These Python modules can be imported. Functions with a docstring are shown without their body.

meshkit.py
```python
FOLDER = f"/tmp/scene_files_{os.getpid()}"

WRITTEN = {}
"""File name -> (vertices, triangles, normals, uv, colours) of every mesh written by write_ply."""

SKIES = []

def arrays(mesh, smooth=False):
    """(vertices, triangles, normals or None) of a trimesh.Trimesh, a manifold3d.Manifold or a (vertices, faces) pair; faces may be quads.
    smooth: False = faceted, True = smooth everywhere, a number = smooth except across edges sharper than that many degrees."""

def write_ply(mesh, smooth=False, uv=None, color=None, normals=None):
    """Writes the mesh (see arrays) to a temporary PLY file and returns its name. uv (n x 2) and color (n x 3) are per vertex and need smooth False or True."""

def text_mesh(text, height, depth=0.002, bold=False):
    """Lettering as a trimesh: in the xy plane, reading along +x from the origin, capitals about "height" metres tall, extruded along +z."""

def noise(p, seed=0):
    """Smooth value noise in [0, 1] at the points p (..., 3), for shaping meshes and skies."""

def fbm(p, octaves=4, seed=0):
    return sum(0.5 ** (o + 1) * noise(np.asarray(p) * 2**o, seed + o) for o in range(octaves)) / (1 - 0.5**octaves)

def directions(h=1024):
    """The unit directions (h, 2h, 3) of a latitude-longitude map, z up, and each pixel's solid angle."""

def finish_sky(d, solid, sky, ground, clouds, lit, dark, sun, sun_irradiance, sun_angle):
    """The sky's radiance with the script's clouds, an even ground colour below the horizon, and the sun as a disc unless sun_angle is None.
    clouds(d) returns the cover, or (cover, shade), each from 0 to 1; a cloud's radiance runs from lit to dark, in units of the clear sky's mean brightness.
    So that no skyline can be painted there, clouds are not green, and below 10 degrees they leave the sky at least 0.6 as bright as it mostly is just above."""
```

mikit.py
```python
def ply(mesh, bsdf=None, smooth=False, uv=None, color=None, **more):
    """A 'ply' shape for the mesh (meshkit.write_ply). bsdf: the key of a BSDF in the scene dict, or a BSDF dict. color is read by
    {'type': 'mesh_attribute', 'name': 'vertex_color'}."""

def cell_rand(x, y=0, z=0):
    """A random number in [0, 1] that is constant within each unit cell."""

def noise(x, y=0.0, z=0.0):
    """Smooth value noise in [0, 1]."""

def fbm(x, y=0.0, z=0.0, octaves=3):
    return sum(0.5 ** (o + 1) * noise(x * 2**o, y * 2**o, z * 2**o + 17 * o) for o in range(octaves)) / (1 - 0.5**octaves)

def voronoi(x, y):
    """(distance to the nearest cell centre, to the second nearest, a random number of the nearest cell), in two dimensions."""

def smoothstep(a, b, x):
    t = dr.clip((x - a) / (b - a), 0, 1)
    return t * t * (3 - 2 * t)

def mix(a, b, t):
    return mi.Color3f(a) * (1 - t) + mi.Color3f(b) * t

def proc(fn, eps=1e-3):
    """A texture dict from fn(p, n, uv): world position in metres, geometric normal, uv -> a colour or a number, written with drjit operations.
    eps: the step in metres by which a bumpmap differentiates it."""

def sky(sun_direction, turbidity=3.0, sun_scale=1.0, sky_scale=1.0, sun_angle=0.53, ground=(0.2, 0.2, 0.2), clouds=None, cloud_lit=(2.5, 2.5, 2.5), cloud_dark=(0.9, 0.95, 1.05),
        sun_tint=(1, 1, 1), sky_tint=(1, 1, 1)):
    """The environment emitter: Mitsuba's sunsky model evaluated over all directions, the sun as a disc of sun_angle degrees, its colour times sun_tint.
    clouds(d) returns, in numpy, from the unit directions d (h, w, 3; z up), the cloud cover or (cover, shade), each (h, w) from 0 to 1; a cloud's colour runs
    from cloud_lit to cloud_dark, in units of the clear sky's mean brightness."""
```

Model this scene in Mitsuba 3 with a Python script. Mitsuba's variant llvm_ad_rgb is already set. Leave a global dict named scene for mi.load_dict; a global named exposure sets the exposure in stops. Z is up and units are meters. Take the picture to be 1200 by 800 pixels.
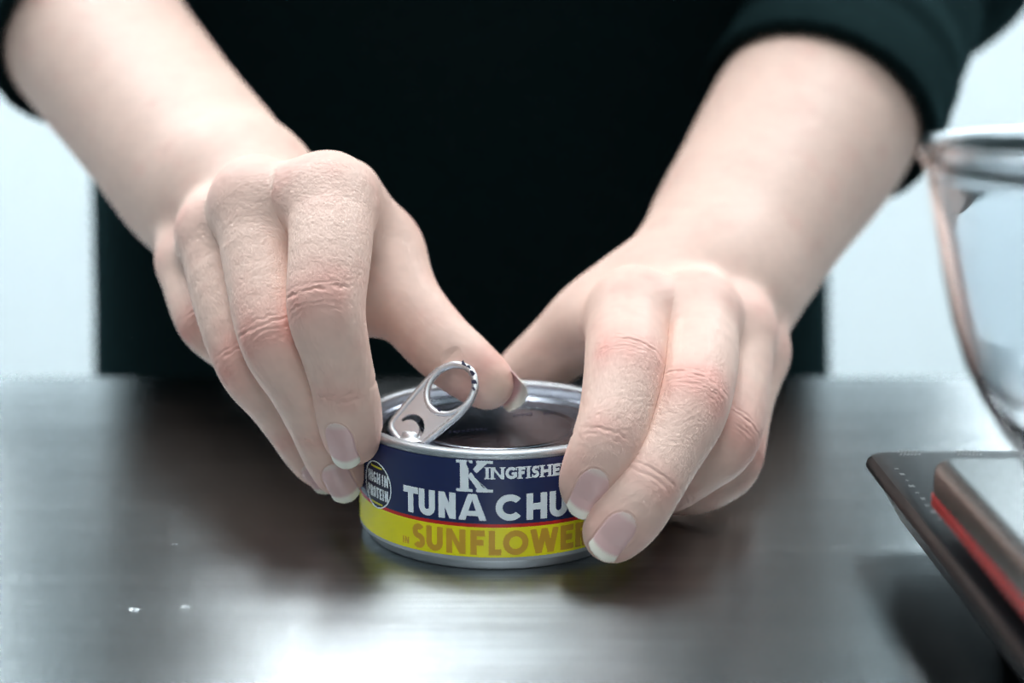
import math
import numpy as np
import trimesh
import drjit as dr
import mitsuba as mi
from shapely import affinity, union_all
from shapely.geometry import LineString, Point, Polygon, box as rect
from scipy.spatial import cKDTree
import mikit
import meshkit

T = mi.ScalarTransform4f
scene, labels = {}, {}

# ------------------------------------------------------------------ camera, light, exposure
exposure = -0.36
CAM, PITCH = np.array([0.0037, -0.3745, 0.1296]), 0.21485
LOOK = np.array([0, math.cos(PITCH), -math.sin(PITCH)])
scene['camera'] = {'type': 'thinlens', 'fov': 2 * math.degrees(math.atan(600 / 1800)), 'fov_axis': 'x', 'aperture_radius': 0.0042,
                   'focus_distance': 0.362, 'near_clip': 0.01, 'far_clip': 50,
                   'to_world': T().look_at(CAM.tolist(), (CAM + LOOK).tolist(), [0, 0, 1])}
CEILING = 1.50
LAMPS = [  # x, y, half width, half depth, radiance of the ceiling panels
    (-0.12, 0.70, 0.18, 0.62, 26.0),
    (-1.05, 0.95, 0.22, 0.45, 27.0),
    (0.95, 0.95, 0.22, 0.45, 27.0),
    (0.0, -1.1, 0.25, 0.55, 9.5),
]
LAMP_TINT = (0.94, 1.0, 1.03)


def rgb(*c):
    return {'type': 'rgb', 'value': list(c)}


def principled(color, rough=0.5, **more):
    c = color if isinstance(color, dict) else rgb(*color)
    return {'type': 'principled', 'base_color': c, 'roughness': rough, **more}


def mat(name, d):
    scene[name] = d
    return name


# ------------------------------------------------------------------ materials
mat('mat_wall', {'type': 'twosided', 'bsdf': {'type': 'diffuse', 'reflectance': rgb(0.80, 0.88, 0.905)}})
mat('mat_side', {'type': 'twosided', 'bsdf': {'type': 'diffuse', 'reflectance': rgb(0.45, 0.48, 0.49)}})
mat('mat_ceiling', {'type': 'twosided', 'bsdf': {'type': 'diffuse', 'reflectance': rgb(0.60, 0.62, 0.62)}})
mat('mat_floor', {'type': 'twosided', 'bsdf': principled((0.30, 0.32, 0.33), 0.5)})
mat('mat_lamp_frame', {'type': 'twosided', 'bsdf': principled((0.8, 0.8, 0.8), 0.4)})


def brush(p, n, uv):
    y = p.y + 0.03 * p.x
    scratch = mikit.smoothstep(0.80, 0.92, mikit.noise(y * 1100.0, 4.0)) * mikit.smoothstep(0.62, 0.80, mikit.noise(p.x * 32.0, p.y * 500.0, 7.0))
    return mikit.fbm(p.x * 9.0, p.y * 1300.0, 0.0, 3) * 0.7 + mikit.noise(p.x * 40.0, p.y * 4200.0, 3.0) * 0.3 + 1.5 * scratch


def steel_rough(p, n, uv):
    return 0.255 + 0.06 * mikit.fbm(p.x * 14.0, p.y * 120.0, 5.0, 3)


def steel_color(p, n, uv):
    t = mikit.fbm(p.x * 9.0, p.y * 1700.0, 9.0, 2)
    return mikit.mix((0.31, 0.335, 0.345), (0.48, 0.505, 0.515), t)


mat('mat_steel_top', {'type': 'twosided', 'bsdf': {'type': 'bumpmap', 'arbitrary': {**mikit.proc(brush, eps=1.5e-4)}, 'scale': 3.2e-5,
    'bsdf': {'type': 'roughconductor', 'material': 'none', 'distribution': 'beckmann', 'specular_reflectance': mikit.proc(steel_color),
             'alpha_u': 0.055, 'alpha_v': mikit.proc(steel_rough)}}})
mat('mat_steel', {'type': 'twosided', 'bsdf': {'type': 'roughconductor', 'material': 'none', 'distribution': 'ggx',
    'specular_reflectance': rgb(0.58, 0.60, 0.61), 'alpha': 0.2}})
mat('mat_platform', {'type': 'twosided', 'bsdf': {'type': 'roughconductor', 'material': 'none', 'distribution': 'beckmann',
    'specular_reflectance': rgb(0.50, 0.51, 0.51), 'alpha': 0.14}})
mat('mat_tin', {'type': 'twosided', 'bsdf': {'type': 'roughconductor', 'material': 'none', 'distribution': 'ggx',
    'specular_reflectance': rgb(0.60, 0.62, 0.64), 'alpha': 0.24}})
mat('mat_lid', {'type': 'twosided', 'bsdf': {'type': 'roughconductor', 'material': 'none', 'distribution': 'beckmann',
    'specular_reflectance': rgb(0.36, 0.385, 0.44), 'alpha': 0.085}})
mat('mat_tab', {'type': 'twosided', 'bsdf': {'type': 'roughconductor', 'material': 'none', 'distribution': 'ggx',
    'specular_reflectance': rgb(0.80, 0.81, 0.83), 'alpha': 0.22}})
NAVY, RED, YELLOW, SILVER = (0.012, 0.021, 0.085), (0.55, 0.02, 0.016), (0.84, 0.73, 0.010), (0.34, 0.35, 0.36)


def label_color(p, n, uv):
    z = p.z * 1000.0
    c = mikit.mix(SILVER, YELLOW, dr.select(z > 3.9, 1.0, 0.0))
    c = mikit.mix(c, RED, dr.select(z > 11.25, 1.0, 0.0))
    return mikit.mix(c, NAVY, dr.select(z > 12.1, 1.0, 0.0))


mat('mat_label', {'type': 'twosided', 'bsdf': principled(mikit.proc(label_color), 0.32, specular=0.5, clearcoat=0.3, clearcoat_gloss=0.8)})
mat('mat_print_white', {'type': 'twosided', 'bsdf': principled((0.82, 0.87, 0.90), 0.4)})
mat('mat_print_gold', {'type': 'twosided', 'bsdf': principled((0.60, 0.33, 0.03), 0.4)})
mat('mat_print_navy', {'type': 'twosided', 'bsdf': principled((0.010, 0.014, 0.040), 0.4)})
mat('mat_print_yellow', {'type': 'twosided', 'bsdf': principled((0.60, 0.52, 0.02), 0.4)})
mat('mat_print_dark', {'type': 'twosided', 'bsdf': principled((0.02, 0.02, 0.05), 0.5)})
mat('mat_black_plastic', {'type': 'twosided', 'bsdf': principled((0.006, 0.007, 0.008), 0.22, specular=0.42)})
mat('mat_red_plastic', {'type': 'twosided', 'bsdf': principled((0.29, 0.018, 0.016), 0.45)})
mat('mat_grey_print', {'type': 'twosided', 'bsdf': principled((0.075, 0.078, 0.08), 0.5)})
mat('mat_rubber', {'type': 'twosided', 'bsdf': principled((0.01, 0.01, 0.01), 0.7)})
mat('mat_glass', {'type': 'dielectric', 'int_ior': 1.5, 'ext_ior': 1.0, 'specular_transmittance': rgb(0.965, 0.985, 1.0)})
mat('mat_water', {'type': 'dielectric', 'int_ior': 1.33, 'ext_ior': 1.0})


def skin_relief(p, n, uv):
    a = mikit.noise(p.x * 1700.0, p.y * 1700.0, p.z * 1700.0)
    b = mikit.noise(p.x * 700.0 + 7.0, p.y * 700.0, p.z * 700.0)
    return a * 0.6 + b * 0.4


mat('mat_skin', {'type': 'twosided', 'bsdf': {'type': 'bumpmap', 'arbitrary': {**mikit.proc(skin_relief, eps=1.5e-4)}, 'scale': 2.2e-4,
    'bsdf': {'type': 'principled', 'base_color': {'type': 'mesh_attribute', 'name': 'vertex_color'}, 'roughness': 0.55, 'specular': 0.30}}})
mat('mat_nail', {'type': 'twosided', 'bsdf': {'type': 'principled', 'base_color': {'type': 'mesh_attribute', 'name': 'vertex_color'}, 'roughness': 0.28, 'specular': 0.5}})


def knit(p, n, uv):
    t = mikit.fbm(p.x * 260.0, p.y * 260.0, p.z * 260.0, 3)
    return mikit.mix((0.0017, 0.0054, 0.0060), (0.0031, 0.0090, 0.0096), t)


mat('mat_sweater', {'type': 'twosided', 'bsdf': principled(mikit.proc(knit), 0.95, specular=0.04, sheen=0.25, sheen_tint=1.0)})
mat('mat_trousers', {'type': 'twosided', 'bsdf': principled((0.012, 0.013, 0.016), 0.9, specular=0.1)})
mat('mat_hair', {'type': 'twosided', 'bsdf': principled((0.05, 0.03, 0.018), 0.5)})


# ------------------------------------------------------------------ mesh helpers
def put(key, mesh, material, smooth=30, **more):
    scene[key] = mikit.ply(mesh, material, smooth=smooth, **more)
    return key


def tag(key, label=None, category=None, group=None, kind=None):
    labels[key] = {k: v for k, v in (('label', label), ('category', category), ('group', group), ('kind', kind)) if v}


def box(x0, x1, y0, y1, z0, z1):
    m = trimesh.creation.box((x1 - x0, y1 - y0, z1 - z0))
    m.apply_translation(((x0 + x1) / 2, (y0 + y1) / 2, (z0 + z1) / 2))
    return m


def lathe(profile, n=128, center=(0, 0, 0), closed=False):
    """Turns an (r, z) profile about the z axis."""
    p = np.asarray(profile, float)
    a = np.arange(n) * 2 * np.pi / n
    v = np.stack([p[None, :, 0] * np.cos(a)[:, None], p[None, :, 0] * np.sin(a)[:, None], np.broadcast_to(p[None, :, 1], (n, len(p)))], -1).reshape(-1, 3)
    m = len(p)
    f = []
    for j in range(m if closed else m - 1):
        k = (j + 1) % m
        i = np.arange(n)
        q = (i + 1) % n
        f.append(np.stack([i * m + j, q * m + j, q * m + k], 1))
        f.append(np.stack([i * m + j, q * m + k, i * m + k], 1))
    mesh = trimesh.Trimesh(v + np.asarray(center), np.vstack(f), process=False)
    mesh.merge_vertices(digits_vertex=7)
    mesh.update_faces(mesh.nondegenerate_faces())
    return mesh


def arc(cx, cy, r, a0, a1, n=8):
    a = np.radians(np.linspace(a0, a1, n))
    return [(cx + r * math.cos(t), cy + r * math.sin(t)) for t in a]


def tube(points, r, closed=False, n=10):
    p = np.asarray(points, float)
    t = (np.roll(p, -1, 0) - np.roll(p, 1, 0)) if closed else np.gradient(p, axis=0)
    t /= np.linalg.norm(t, axis=1, keepdims=True)
    u = np.cross(t, [0.12, 0.21, 0.97])
    u /= np.linalg.norm(u, axis=1, keepdims=True)
    w = np.cross(t, u)
    a = np.arange(n) * 2 * np.pi / n
    v = (p[:, None] + r * (np.cos(a)[None, :, None] * u[:, None] + np.sin(a)[None, :, None] * w[:, None])).reshape(-1, 3)
    f = []
    for i in range(len(p) if closed else len(p) - 1):
        k = (i + 1) % len(p)
        for j in range(n):
            q = (j + 1) % n
            f += [[i * n + j, i * n + q, k * n + q], [i * n + j, k * n + q, k * n + j]]
    m = trimesh.Trimesh(v, f, process=False)
    m.fix_normals()
    return m


# ------------------------------------------------------------------ the room
X0, X1, Y0, Y1, FLOOR = -1.9, 1.9, -2.2, 1.45, -0.78
for key, b, m in (('wall_back', (X0, X1, Y1, Y1 + 0.08, FLOOR, CEILING), 'mat_wall'), ('wall_front', (X0, X1, Y0 - 0.08, Y0, FLOOR, CEILING), 'mat_side'),
                  ('wall_left', (X0 - 0.08, X0, Y0 - 0.08, Y1 + 0.08, FLOOR, CEILING), 'mat_side'), ('wall_right', (X1, X1 + 0.08, Y0 - 0.08, Y1 + 0.08, FLOOR, CEILING), 'mat_side'),
                  ('floor', (X0 - 0.08, X1 + 0.08, Y0 - 0.08, Y1 + 0.08, FLOOR - 0.08, FLOOR), 'mat_floor'),
                  ('ceiling', (X0 - 0.08, X1 + 0.08, Y0 - 0.08, Y1 + 0.08, CEILING, CEILING + 0.08), 'mat_ceiling')):
    put(key, box(*b), m, smooth=False)
    tag(key, kind='structure')
tag('wall_back', 'plain pale blue white kitchen wall behind the person', kind='structure')

for i, (x, y, a, b, power) in enumerate(LAMPS):
    key = 'ceiling_light' + (f'_{i:03d}' if i else '')
    fr = trimesh.util.concatenate([box(x - a - 0.02, x + a + 0.02, y - b - 0.02, y - b, CEILING - 0.03, CEILING), box(x - a - 0.02, x + a + 0.02, y + b, y + b + 0.02, CEILING - 0.03, CEILING),
                                   box(x - a - 0.02, x - a, y - b, y + b, CEILING - 0.03, CEILING), box(x + a, x + a + 0.02, y - b, y + b, CEILING - 0.03, CEILING)])
    put(key + '__frame', fr, 'mat_lamp_frame', smooth=False)
    z = CEILING - 0.022
    scene[key + '__diffuser'] = mikit.ply((np.array([[x - a, y - b, z], [x + a, y - b, z], [x + a, y + b, z], [x - a, y + b, z]]), np.array([[0, 2, 1], [0, 3, 2]])), 'mat_lamp_frame',
                                          emitter={'type': 'area', 'radiance': rgb(*[power * c for c in LAMP_TINT])})
    said = ('long white framed ceiling light panel straight above the worktop', 'left ceiling light panel of the two along the back wall',
            'right ceiling light panel of the two along the back wall', 'white framed ceiling light panel farthest from the back wall')[i]
    tag(key, said, 'light', 'ceiling light panels of the kitchen')

# ------------------------------------------------------------------ the worktop
WX0, WX1, WY0, WY1 = -0.85, 0.85, -0.62, 0.163
prof = [(WY0, -0.03), (WY0, -0.002), (WY0 + 0.002, 0.0)] + [(y, 0.0) for y in np.linspace(WY0 + 0.02, WY1 - 0.02, 24)] + arc(WY1 - 0.003, -0.003, 0.003, 90, 0, 6) + [(WY1, -0.03)]
xs = np.linspace(WX0, WX1, 12)
v = np.array([(x, y, z) for x in xs for y, z in prof])
k = len(prof)
f = np.array([q for i in range(len(xs) - 1) for j in range(k - 1) for q in ([i * k + j, i * k + j + 1, (i + 1) * k + j + 1], [i * k + j, (i + 1) * k + j + 1, (i + 1) * k + j])])[:, ::-1]
put('worktop__top', trimesh.Trimesh(v, f, process=False), 'mat_steel_top', smooth=True, uv=v[:, :2] * [1, 1])
put('worktop__apron', trimesh.util.concatenate([box(WX0 + 0.004, WX1 - 0.004, WY0 + 0.004, WY1 - 0.004, -0.028, -0.004), box(WX0 + 0.05, WX1 - 0.05, WY0 + 0.05, WY1 - 0.05, -0.60, -0.58)]), 'mat_steel', smooth=False)
for i, (x, y) in enumerate(((-0.8, -0.57), (0.8, -0.57), (-0.8, 0.11), (0.8, 0.11))):
    put('worktop__leg' + (f'_{i:03d}' if i else ''), trimesh.creation.cylinder(0.019, segment=[[x, y, FLOOR], [x, y, -0.026]], sections=24), 'mat_steel')
tag('worktop', 'brushed stainless steel worktop with fine scratches under the tin and scales', 'worktop')

# ------------------------------------------------------------------ the tin
R = 0.035
body = [(0.0, 0.0016), (0.027, 0.0016), (0.0285, 0.0004), (0.0305, 0.0)] + arc(0.0318, 0.0016, 0.0017, -90, -20, 5) + [(0.0342, 0.0022), (0.0346, 0.0028), (0.0347, 0.0035), (0.0347, 0.0272)]
put('tuna_can__body', lathe(body, 160), 'mat_tin')
rim = arc(0.0345, 0.0287, 0.0009, -60, 90, 8) + arc(0.0335, 0.0287, 0.0009, 90, 180, 6) + [(0.03255, 0.0262), (0.0335, 0.0262), (0.0346, 0.0272)]
put('tuna_can__rim', lathe(rim, 160, closed=True), 'mat_tin', smooth=50)
lid = [(0.0327, 0.0262), (0.0318, 0.0256)] + arc(0.0306, 0.0258, 0.0007, -150, -30, 5) + [(0.0298, 0.0264), (0.0288, 0.0268), (0.0279, 0.0268), (0.0270, 0.0263), (0.0262, 0.0260),
       (0.0215, 0.0260), (0.0208, 0.0263), (0.0200, 0.0264), (0.0192, 0.0261), (0.0186, 0.0259), (0.0, 0.0259)]
lidm = lathe(lid, 160)
lidm = lidm.subdivide()
lidm.vertices[:, 2] += 0.00018 * (meshkit.fbm(np.asarray(lidm.vertices) * 160.0, 3, 4) - 0.5)
put('tuna_can__lid', lidm, 'mat_lid', smooth=40)
tag('tuna_can', 'short round tuna tin with navy and yellow label, held by both hands', 'tin')
tag('tuna_can__lid', 'dark reflective ribbed tin lid')
put('tuna_can__label', lathe([(R, 0.0012), (R, 0.0275)], 200), 'mat_label', smooth=50)
scene['tuna_can__label'] = mikit.ply(lathe([(0.0348, 0.0030), (R, 0.0031), (R, 0.0274), (0.0348, 0.0275)], 200), 'mat_label', smooth=50)
tag('tuna_can__label', 'navy label over a red line and a yellow band')


# lettering: every glyph is drawn as strokes in a unit cap height, then wrapped on the tin
def glyph(ch, w, t):
    """A bold grotesque capital of width w and stroke t, cap height 1."""
    h = t / 2

    def ln(*p, cap='flat'):
        return LineString(p).buffer(h, cap_style=cap, join_style='mitre')

    def ring(cx, cy, rx, ry, a0=0, a1=360):
        a = np.radians(np.linspace(a0, a1, 40))
        outer = [(cx + rx * math.cos(q), cy + ry * math.sin(q)) for q in a]
        inner = [(cx + (rx - t) * math.cos(q), cy + (ry - t) * math.sin(q)) for q in a]
        if abs(a1 - a0) >= 360:
            return Polygon(outer, [inner])
        return Polygon(outer + inner[::-1])
    if ch == 'T':
        g = [ln((0, 1 - h), (w, 1 - h)), ln((w / 2, 0), (w / 2, 1))]
    elif ch == 'U':
        r = w / 2
        g = [ln((h, r), (h, 1)), ln((w - h, r), (w - h, 1)), ring(r, r, r, r, 180, 360)]
    elif ch == 'N':
        g = [ln((h, 0), (h, 1)), ln((w - h, 0), (w - h, 1)), Polygon([(0, 1), (t * 0.95, 1), (w, 0), (w - t * 0.95, 0)])]
    elif ch == 'A':
        g = [Polygon([(0, 0), (t * 1.05, 0), (w / 2 + t * 0.30, 1), (w / 2 - t * 0.62, 1)]), Polygon([(w, 0), (w - t * 1.05, 0), (w / 2 - t * 0.30, 1), (w / 2 + t * 0.62, 1)]), rect(w * 0.24, 0.17, w * 0.76, 0.17 + t * 0.75)]
    elif ch == 'C':
        g = [ring(w / 2 + 0.02, 0.5, w / 2 + 0.02, 0.5, 42, 318)]
    elif ch == 'H':
        g = [ln((h, 0), (h, 1)), ln((w - h, 0), (w - h, 1)), ln((0, 0.5), (w, 0.5))]
    elif ch == 'K':
        g = [ln((h, 0), (h, 1)), Polygon([(w - t * 1.15, 1), (w, 1), (t + t * 0.55, 0.5), (w + 0.03, 0), (w - t * 1.2, 0), (t * 0.9, 0.5)])]
    elif ch == 'S':
        r0 = 0.5 * (0.5 + h)
        g = [ring(w / 2, 1 - r0, w / 2, r0, 38, 270), ring(w / 2, r0, w / 2, r0, -142, 90)]
    elif ch == 'F':
        g = [ln((h, 0), (h, 1)), ln((0, 1 - h), (w, 1 - h)), ln((0, 0.5), (w * 0.9, 0.5))]
    elif ch == 'L':
        g = [ln((h, 0), (h, 1)), ln((0, h), (w, h))]
    elif ch == 'O':
        g = [ring(w / 2, 0.5, w / 2, 0.5)]
    elif ch == 'W':
        q = t * 0.5
        g = [ln((q, 1), (w * 0.29, 0.0)), ln((w * 0.29, 0), (w * 0.5, 1)), ln((w * 0.5, 1), (w * 0.71, 0)), ln((w * 0.71, 0), (w - q, 1))]
        return union_all(g).intersection(rect(-1, 0, w + 1, 1))
    elif ch == 'E':
        g = [ln((h, 0), (h, 1)), ln((0, 1 - h), (w, 1 - h)), ln((0, 0.5), (w * 0.9, 0.5)), ln((0, h), (w, h))]
    elif ch in 'PR':
        g = [ln((h, 0), (h, 1)), ring(w - 0.3, 0.7, 0.3, 0.3, -90, 90), rect(0, 1 - t, w - 0.3, 1), rect(0, 0.4, w - 0.3, 0.4 + t)]
        if ch == 'R':
            g.append(Polygon([(w * 0.42, 0.45), (w * 0.42 + t, 0.45), (w + 0.02, 0), (w - t * 1.1, 0)]))
    elif ch == 'G':
        g = [ring(w / 2 + 0.02, 0.5, w / 2 + 0.02, 0.5, 42, 340), rect(w * 0.52, 0.36, w, 0.36 + t * 0.8), rect(w - t * 0.9, 0.14, w, 0.5)]
    elif ch == 'I':
        g = [ln((h, 0), (h, 1))]
    return union_all(g)


def serif(ch, w, t):
    """The same capital with small slab serifs at its stems' ends."""
    g = [glyph(ch, w, t)]
    feet = {'I': [(t / 2, 0), (t / 2, 1)], 'N': [(t / 2, 0), (t / 2, 1), (w - t / 2, 1)], 'F': [(t / 2, 0), (t / 2, 1)], 'H': [(t / 2, 0), (t / 2, 1), (w - t / 2, 0), (w - t / 2, 1)],
            'E': [(t / 2, 0), (t / 2, 1)], 'R': [(t / 2, 0), (t / 2, 1), (w - t / 2, 0)], 'K': [(t / 2, 0), (t / 2, 1), (w - t * 0.6, 0), (w - t * 0.6, 1)]}.get(ch, [])
    for x, y in feet:
        e = t * 0.95
        g.append(rect(x - e, 0, x + e, 0.09) if y == 0 else rect(x - e, 0.91, x + e, 1))
    if ch in 'EF':
        g.append(rect(w - 0.08, 0.72, w, 1))
    if ch == 'E':
        g.append(rect(w - 0.08, 0, w, 0.28))
    if ch == 'S':
        g += [rect(w - 0.10, 0.68, w, 0.98), rect(0, 0.02, 0.10, 0.32)]
    if ch == 'G':
        g.append(rect(w - 0.09, 0.70, w, 0.98))
    return union_all(g)


def wrap(shapes, r, thick=0.00006):
    """Lays flat outlines in (arc length, height), in millimetres, on the tin as thin raised print; arc length 0 faces the camera."""
    out = []
    cuts = union_all([LineString([(s, -5), (s, 40)]) for s in np.arange(-60, 60, 1.0)]).buffer(1e-5)
    for g in shapes:
        g = g.difference(cuts)
        for q in getattr(g, 'geoms', [g]):
            if q.area < 1e-4:
                continue
            m = trimesh.creation.extrude_polygon(q, thick * 1000, engine='earcut')
            p = np.asarray(m.vertices)
            a = p[:, 0] / 1000 / R
            rr = r + p[:, 2] / 1000
            out.append(trimesh.Trimesh(np.stack([rr * np.sin(a), -rr * np.cos(a), p[:, 1] / 1000], 1), m.faces, process=False))
    return trimesh.util.concatenate(out)


def word(spec, z0, z1, stroke, draw=glyph):
    """spec: (letter, from, to) in millimetres of arc."""
    h = z1 - z0
    return [affinity.affine_transform(draw(c, (b - a) / h, stroke), [h, 0, 0, h, a, z0]) for c, a, b in spec]


tuna = word([('T', -23.7, -19.3), ('U', -19.1, -14.7), ('N', -13.8, -9.5), ('A', -8.9, -2.2), ('C', -0.1, 6.4), ('H', 7.1, 12.1), ('U', 12.7, 17.4), ('N', 18.4, 22.9), ('K', 23.8, 28.4), ('S', 28.9, 32.8)], 12.9, 19.3, 0.25)
fish = word([('I', -2.4, -1.55), ('N', -1.2, 1.9), ('G', 2.2, 4.9), ('F', 5.2, 6.8), ('I', 7.2, 8.0), ('S', 8.4, 10.1), ('H', 10.5, 13.1), ('E', 13.5, 15.4), ('R', 15.8, 18.4)], 23.0, 25.9, 0.25, serif)
bigk = serif('K', 0.92, 0.27)
bigk = affinity.affine_transform(bigk, [7.6, 0, 0, 7.6, -8.4, 19.8])
bird = Polygon([(-6.6, 27.6), (-5.4, 25.4), (-4.2, 24.0), (-3.0, 22.9), (-3.6, 22.7), (-5.0, 23.6), (-6.1, 24.9), (-6.9, 26.4)])
slit = Polygon([(-4.7, 23.6), (-3.3, 21.2), (-2.4, 20.6), (-3.6, 22.0), (-4.3, 23.7)])
bigk = bigk.difference(union_all([bird, slit]))
sun = word([('S', -21.0, -17.5), ('U', -17.1, -12.8), ('N', -11.9, -7.2), ('F', -6.0, -2.6), ('L', -1.7, 1.2), ('O', 1.6, 7.6), ('W', 8.0, 15.1), ('E', 15.6, 19.1), ('R', 19.7, 23.3), ('O', 26, 31.6), ('I', 32.2, 33.7), ('L', 34.4, 37.3)], 4.5, 10.5, 0.24)
sun += word([('I', -24.1, -23.8), ('N', -23.4, -22.2)], 4.9, 6.6, 0.2)
put('tuna_can__label__lettering', wrap(tuna + fish + [bigk], R + 0.00002), 'mat_print_white', smooth=False)
tag('tuna_can__label__lettering', 'white brand and product lettering')
put('tuna_can__label__lettering_001', wrap(sun, R + 0.00002), 'mat_print_gold', smooth=False)
tag('tuna_can__label__lettering_001', 'ochre lettering on the yellow band')
disc = affinity.scale(Point(-34.0, 16.9).buffer(1, 48), 6.2, 5.9)
put('tuna_can__label__badge', wrap([disc], R + 0.00002), 'mat_print_navy', smooth=False)
tag('tuna_can__label__badge', 'round navy badge with white outline')
ringp = disc.difference(affinity.scale(disc, 0.945, 0.945))
high = word([('H', -38.7, -37.0), ('I', -36.5, -35.9), ('G', -35.5, -33.9), ('H', -33.4, -31.7), ('I', -30.7, -30.1), ('N', -29.6, -27.9)], 17.2, 20.0, 0.19)
high += word([('P', -39.0, -37.7), ('R', -37.3, -35.9), ('O', -35.6, -34.1), ('T', -33.8, -32.5), ('E', -32.1, -31.0), ('I', -30.6, -30.0), ('N', -29.5, -28.0)], 13.5, 16.3, 0.19)
high = [affinity.affine_transform(g, [0.86, 0, 0, 1, -33.7 + 0.86 * 33.4, 0]) for g in high]
put('tuna_can__label__lettering_002', wrap([ringp] + high, R + 0.0001), 'mat_print_white', smooth=False)
put('tuna_can__label__lettering_003', wrap([rect(-36.6, 21.1, -31.4, 21.55), rect(-36.6, 12.0, -31.4, 12.45)], R + 0.0001), 'mat_print_yellow', smooth=False)
tag('tuna_can__label__lettering_002', 'white outline and words of the badge')
tag('tuna_can__label__lettering_003', 'two short yellow bars of the badge')

# embossed rivet and the lifted ring pull: the tab is built flat (x along it, z up), then tilted about the rivet
RIV = np.array([-0.0208, -0.0112, 0.0262])
put('tuna_can__rivet', lathe([(0.0, 0.0018), (0.0016, 0.0018), (0.0023, 0.0015), (0.0026, 0.0009), (0.0029, 0.0004), (0.0042, 0.0)], 48, RIV + [0, 0, 0.0]), 'mat_tab', smooth=50)
outline = Polygon([(-0.0045, -0.0046), (-0.0030, -0.0058), (0.0, -0.0062), (0.010, -0.0072), (0.0150, -0.0070), (0.0190, -0.0050), (0.0208, -0.0022), (0.0212, 0), (0.0208, 0.0022), (0.0190, 0.0050), (0.0150, 0.0070),
                   (0.010, 0.0072), (0.0, 0.0062), (-0.0030, 0.0058), (-0.0045, 0.0046), (-0.0050, 0)]).buffer(0.0012).buffer(-0.0012)
hole = affinity.scale(Point(0.0136, 0).buffer(1, 32), 0.0061, 0.0054)
nose = Point(0, 0).buffer(0.0036, 24).difference(Point(-0.0010, 0).buffer(0.0029, 24)).difference(rect(-0.01, -0.01, -0.0004, 0.01))
plate = outline.buffer(-0.0003).difference(hole).difference(nose)
parts = [trimesh.creation.extrude_polygon(g, 0.0007, engine='earcut') for g in getattr(plate, 'geoms', [plate])]
smooth_ring = lambda poly, n: [poly.exterior.interpolate(t, normalized=True).coords[0] for t in np.arange(n) / n]


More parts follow.
